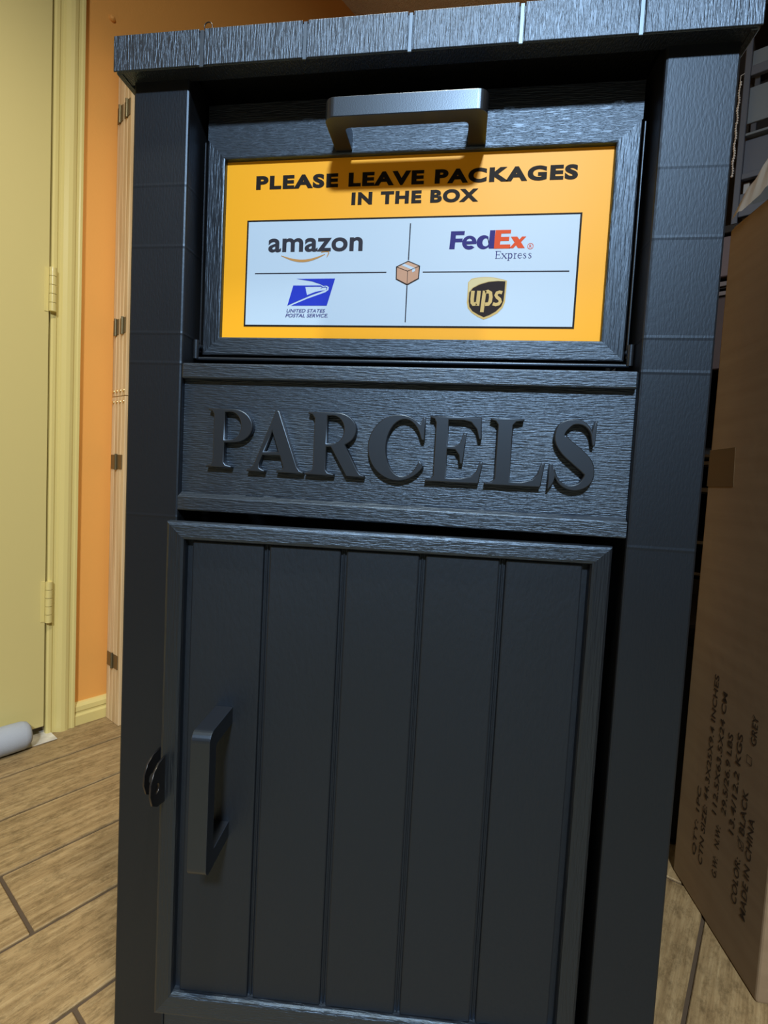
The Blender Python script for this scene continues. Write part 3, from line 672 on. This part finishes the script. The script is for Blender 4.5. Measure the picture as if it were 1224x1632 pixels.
# things lying on the carton
b = N(); n1, n2_ = 26, 20
grid = []
for i in range(n1 + 1):
    row = []
    for j in range(n2_ + 1):
        u, v = i / n1, j / n2_
        x = -0.012 + 0.28 * u; a = 0.012 + 0.185 * v
        hgt = 0.115 * (math.sin(math.pi * min(1, u * 1.0) ** 0.62) ** 0.75) * (math.sin(math.pi * (0.04 + 0.92 * v)) ** 0.55)
        hgt += 0.006 * math.sin(17 * u + 9 * v) * math.sin(23 * v - 5 * u) + random.uniform(-0.0015, 0.0015)
        row.append(b.verts.new(Fc(a, x + 0.006, CHT + 0.010 + max(0, hgt))))
    grid.append(row)
for i in range(n1):
    for j in range(n2_):
        f = b.faces.new((grid[i][j], grid[i + 1][j], grid[i + 1][j + 1], grid[i][j + 1])); f.smooth = True
tag(obj('plastic_bag', b, M_film, base=Fc(0.1, 0.14, CHT + 0.010)), 'crumpled clear plastic film bulging on top of the tall brown carton', 'plastic bag')
wh = thing('caster_wheel', 'black wheel with a grey hub under the clear plastic film on the carton', 'wheel', Fc(0.10, 0.05, CHT + 0.008))
wc = Fc(0.095, 0.048, CHT + 0.042)
b = N(); nseg = 28
pr = [(-0.011, 0.020), (-0.011, 0.028), (-0.007, 0.032), (0.007, 0.032), (0.011, 0.028), (0.011, 0.020)]
for k in range(nseg):
    a0_, a1_ = 2 * math.pi * k / nseg, 2 * math.pi * (k + 1) / nseg
    for q in range(len(pr)):
        (h0, r0), (h1, r1) = pr[q], pr[(q + 1) % len(pr)]
        P_ = lambda h, r, an: wc + CN * h + CR * (r * math.cos(an)) + Vector((0, 0, r * math.sin(an)))
        f = b.faces.new([b.verts.new(P_(h0, r0, a0_)), b.verts.new(P_(h1, r1, a0_)), b.verts.new(P_(h1, r1, a1_)), b.verts.new(P_(h0, r0, a1_))]); f.smooth = True
bmesh.ops.remove_doubles(b, verts=b.verts, dist=1e-6)
obj('tyre', b, M_rubber, wh)
b = N(); tube(b, [wc - CN * 0.012, wc + CN * 0.012], 0.0205, 20); tube(b, [wc - CN * 0.016, wc + CN * 0.016], 0.006, 12); obj('hub', b, M_greyl, wh)

# ------------------------------------------------------------------ dark drawer cabinet and grey rack in the corner behind
TF, TB = 1.15, 1.52
ML, MR = -0.06, 0.72
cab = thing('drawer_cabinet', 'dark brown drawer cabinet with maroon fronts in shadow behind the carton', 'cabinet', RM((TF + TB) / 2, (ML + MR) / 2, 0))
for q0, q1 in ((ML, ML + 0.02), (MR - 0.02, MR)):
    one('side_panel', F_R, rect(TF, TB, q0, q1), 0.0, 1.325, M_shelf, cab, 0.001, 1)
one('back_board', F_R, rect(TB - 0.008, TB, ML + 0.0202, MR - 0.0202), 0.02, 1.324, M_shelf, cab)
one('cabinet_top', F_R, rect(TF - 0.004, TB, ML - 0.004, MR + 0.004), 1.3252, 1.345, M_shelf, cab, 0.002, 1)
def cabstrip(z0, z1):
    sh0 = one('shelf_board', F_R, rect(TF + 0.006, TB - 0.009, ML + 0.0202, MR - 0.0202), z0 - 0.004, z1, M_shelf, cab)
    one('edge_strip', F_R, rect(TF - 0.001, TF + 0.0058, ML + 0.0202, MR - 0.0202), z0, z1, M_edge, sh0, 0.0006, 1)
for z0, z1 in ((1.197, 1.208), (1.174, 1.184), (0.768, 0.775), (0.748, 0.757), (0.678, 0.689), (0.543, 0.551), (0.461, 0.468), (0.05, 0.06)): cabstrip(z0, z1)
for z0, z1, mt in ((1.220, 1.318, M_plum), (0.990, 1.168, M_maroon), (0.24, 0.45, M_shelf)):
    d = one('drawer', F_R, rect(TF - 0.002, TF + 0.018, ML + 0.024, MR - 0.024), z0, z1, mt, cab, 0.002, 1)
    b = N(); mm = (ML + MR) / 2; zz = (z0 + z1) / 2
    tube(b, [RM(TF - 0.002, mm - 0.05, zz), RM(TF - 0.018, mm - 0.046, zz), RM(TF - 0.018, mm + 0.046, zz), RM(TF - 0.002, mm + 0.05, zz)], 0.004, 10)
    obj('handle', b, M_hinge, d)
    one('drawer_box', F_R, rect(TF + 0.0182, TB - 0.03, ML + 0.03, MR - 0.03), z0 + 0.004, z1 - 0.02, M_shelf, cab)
rack = thing('storage_rack', 'grey framed storage rack standing on the dark drawer cabinet in the corner', 'rack', RM((TF + TB) / 2 - 0.03, 0.33, 1.3455))
RB = TF + 0.28
RL, RR = 0.138, 0.66
for q0, q1 in ((RL, RL + 0.013), (RR - 0.013, RR)):
    for p0, p1 in ((TF, TF + 0.015), (RB - 0.015, RB)):
        one('upright', F_R, rect(p0, p1, q0, q1), 1.3455, 2.20, M_grey, rack, 0.0012, 1)
for z0, z1, mt in ((1.3600, 1.4150, M_grey), (1.4500, 1.4640, M_grey), (1.6950, 1.7180, M_grey), (2.17, 2.199, M_shelf)):
    one('cross_bar', F_R, rect(TF + 0.001, TF + 0.014, RL + 0.0132, RR - 0.0132), z0, z1, mt, rack, 0.0012, 1)
for z0, z1, mt, dp in ((1.4660, 1.5500, M_grey, 0.016), (1.5900, 1.6760, M_greyl, 0.016), (1.7220, 1.7620, M_greyl, 0.016)):
    one('panel', F_R, rect(TF + dp, TF + dp + 0.006, RL + 0.0132, RR - 0.0132), z0, z1, mt, rack, 0.001, 1)
one('ledge', F_R, rect(TF + 0.002, TF + 0.05, RL + 0.0132, RR - 0.0132), 1.5540, 1.5600, M_greyl, rack, 0.001, 1)
for z in (1.3560, 1.5530, 1.9, 2.16):
    one('shelf_board', F_R, rect(TF + 0.052, RB - 0.016, RL + 0.001, RR - 0.001), z - 0.010, z, M_shelf, rack)
one('back_board', F_R, rect(RB + 0.001, RB + 0.006, RL - 0.06, RR), 1.3455, 2.20, M_shelf, rack)
one('label_plate', F_R, rect(TF + 0.018, TF + 0.022, RL + 0.018, RL + 0.030), 1.4165, 1.4480, M_pale, rack, 0.0006, 1)
b = N(); tube(b, [RM(TF + 0.020, RL + 0.038, 1.436), RM(TF + 0.034, RL + 0.038, 1.436)], 0.013, 18); obj('knob', b, M_maroon, rack)
# string of small beads beside the upright
b = N()
for k in range(38):
    z = 1.462 + k * 0.0060
    bmesh.ops.create_icosphere(b, subdivisions=1, radius=0.0022 + 0.0012 * random.random(), matrix=Matrix.Translation(RM(TF - 0.004, 0.1320 + 0.0012 * math.sin(k * 0.9), z)))
tube(b, [RM(TF - 0.004, 0.1320, 1.460), RM(TF - 0.004, 0.1320, 1.70)], 0.0007, 6)
tube(b, [RM(TF - 0.004, 0.1320, 1.70), RM(TF - 0.001, 0.139, 1.704)], 0.0007, 6)
tag(obj('bead_string', b, M_bead, base=RM(TF - 0.004, 0.132, 1.460)), 'glinting string of small beads hanging beside the grey rack upright', 'beads')

# ------------------------------------------------------------------ black tote shape added to darken the floor gap behind the box
tote = thing('gap_shade_tote', 'added black tote shape that darkens the shaded floor gap behind parcel box and carton', 'tote', (0.50, 0.65, 0.0))
Fw = lambda a, b, c: Vector((a, b, c))
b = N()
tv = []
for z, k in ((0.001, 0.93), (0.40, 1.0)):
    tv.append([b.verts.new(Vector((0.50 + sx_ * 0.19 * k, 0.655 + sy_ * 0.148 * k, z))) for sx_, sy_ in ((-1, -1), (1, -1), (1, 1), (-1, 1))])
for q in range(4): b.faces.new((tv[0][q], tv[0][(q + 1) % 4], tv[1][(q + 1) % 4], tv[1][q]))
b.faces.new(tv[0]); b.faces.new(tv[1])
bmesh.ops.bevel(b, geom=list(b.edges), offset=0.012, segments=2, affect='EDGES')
obj('gap_shade_body', b, M_rubber, tote)
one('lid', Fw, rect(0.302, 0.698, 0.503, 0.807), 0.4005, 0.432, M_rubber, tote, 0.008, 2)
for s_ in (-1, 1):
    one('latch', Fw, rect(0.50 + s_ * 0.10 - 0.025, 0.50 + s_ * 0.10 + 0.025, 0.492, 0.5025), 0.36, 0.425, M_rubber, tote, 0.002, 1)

# ------------------------------------------------------------------ ceiling lamp (behind the viewer)
lamp = thing('ceiling_lamp', 'round white flush ceiling lamp in front of the parcel box', 'lamp', (LAMP.x, LAMP.y, CEIL))
b = N(); tube(b, [Vector((LAMP.x, LAMP.y, CEIL)), Vector((LAMP.x, LAMP.y, CEIL - 0.05)), Vector((LAMP.x, LAMP.y, CEIL - 0.07))], [0.18, 0.18, 0.16], 32)
obj('lamp_base', b, M_greyl, lamp)

dl = thing('downlight', 'round white recessed ceiling downlight above the parcel box', 'lamp', (DOWN.x, DOWN.y, CEIL))
b = N(); nn_ = 28
for k in range(nn_):
    a0_, a1_ = 2 * math.pi * k / nn_, 2 * math.pi * (k + 1) / nn_
    for r0, r1, z0, z1 in ((0.075, 0.095, -0.006, -0.004), (0.095, 0.098, -0.004, -0.0005), (0.098, 0.075, -0.0005, -0.0005), (0.075, 0.075, -0.0005, -0.006)):
        pt_ = lambda r, a, z: Vector((DOWN.x + r * math.cos(a), DOWN.y + r * math.sin(a), CEIL + z))
        b.faces.new([b.verts.new(pt_(r0, a0_, z0)), b.verts.new(pt_(r1, a0_, z1)), b.verts.new(pt_(r1, a1_, z1)), b.verts.new(pt_(r0, a1_, z0))])
bmesh.ops.remove_doubles(b, verts=b.verts, dist=1e-6)
obj('trim_ring', b, M_marble, dl)
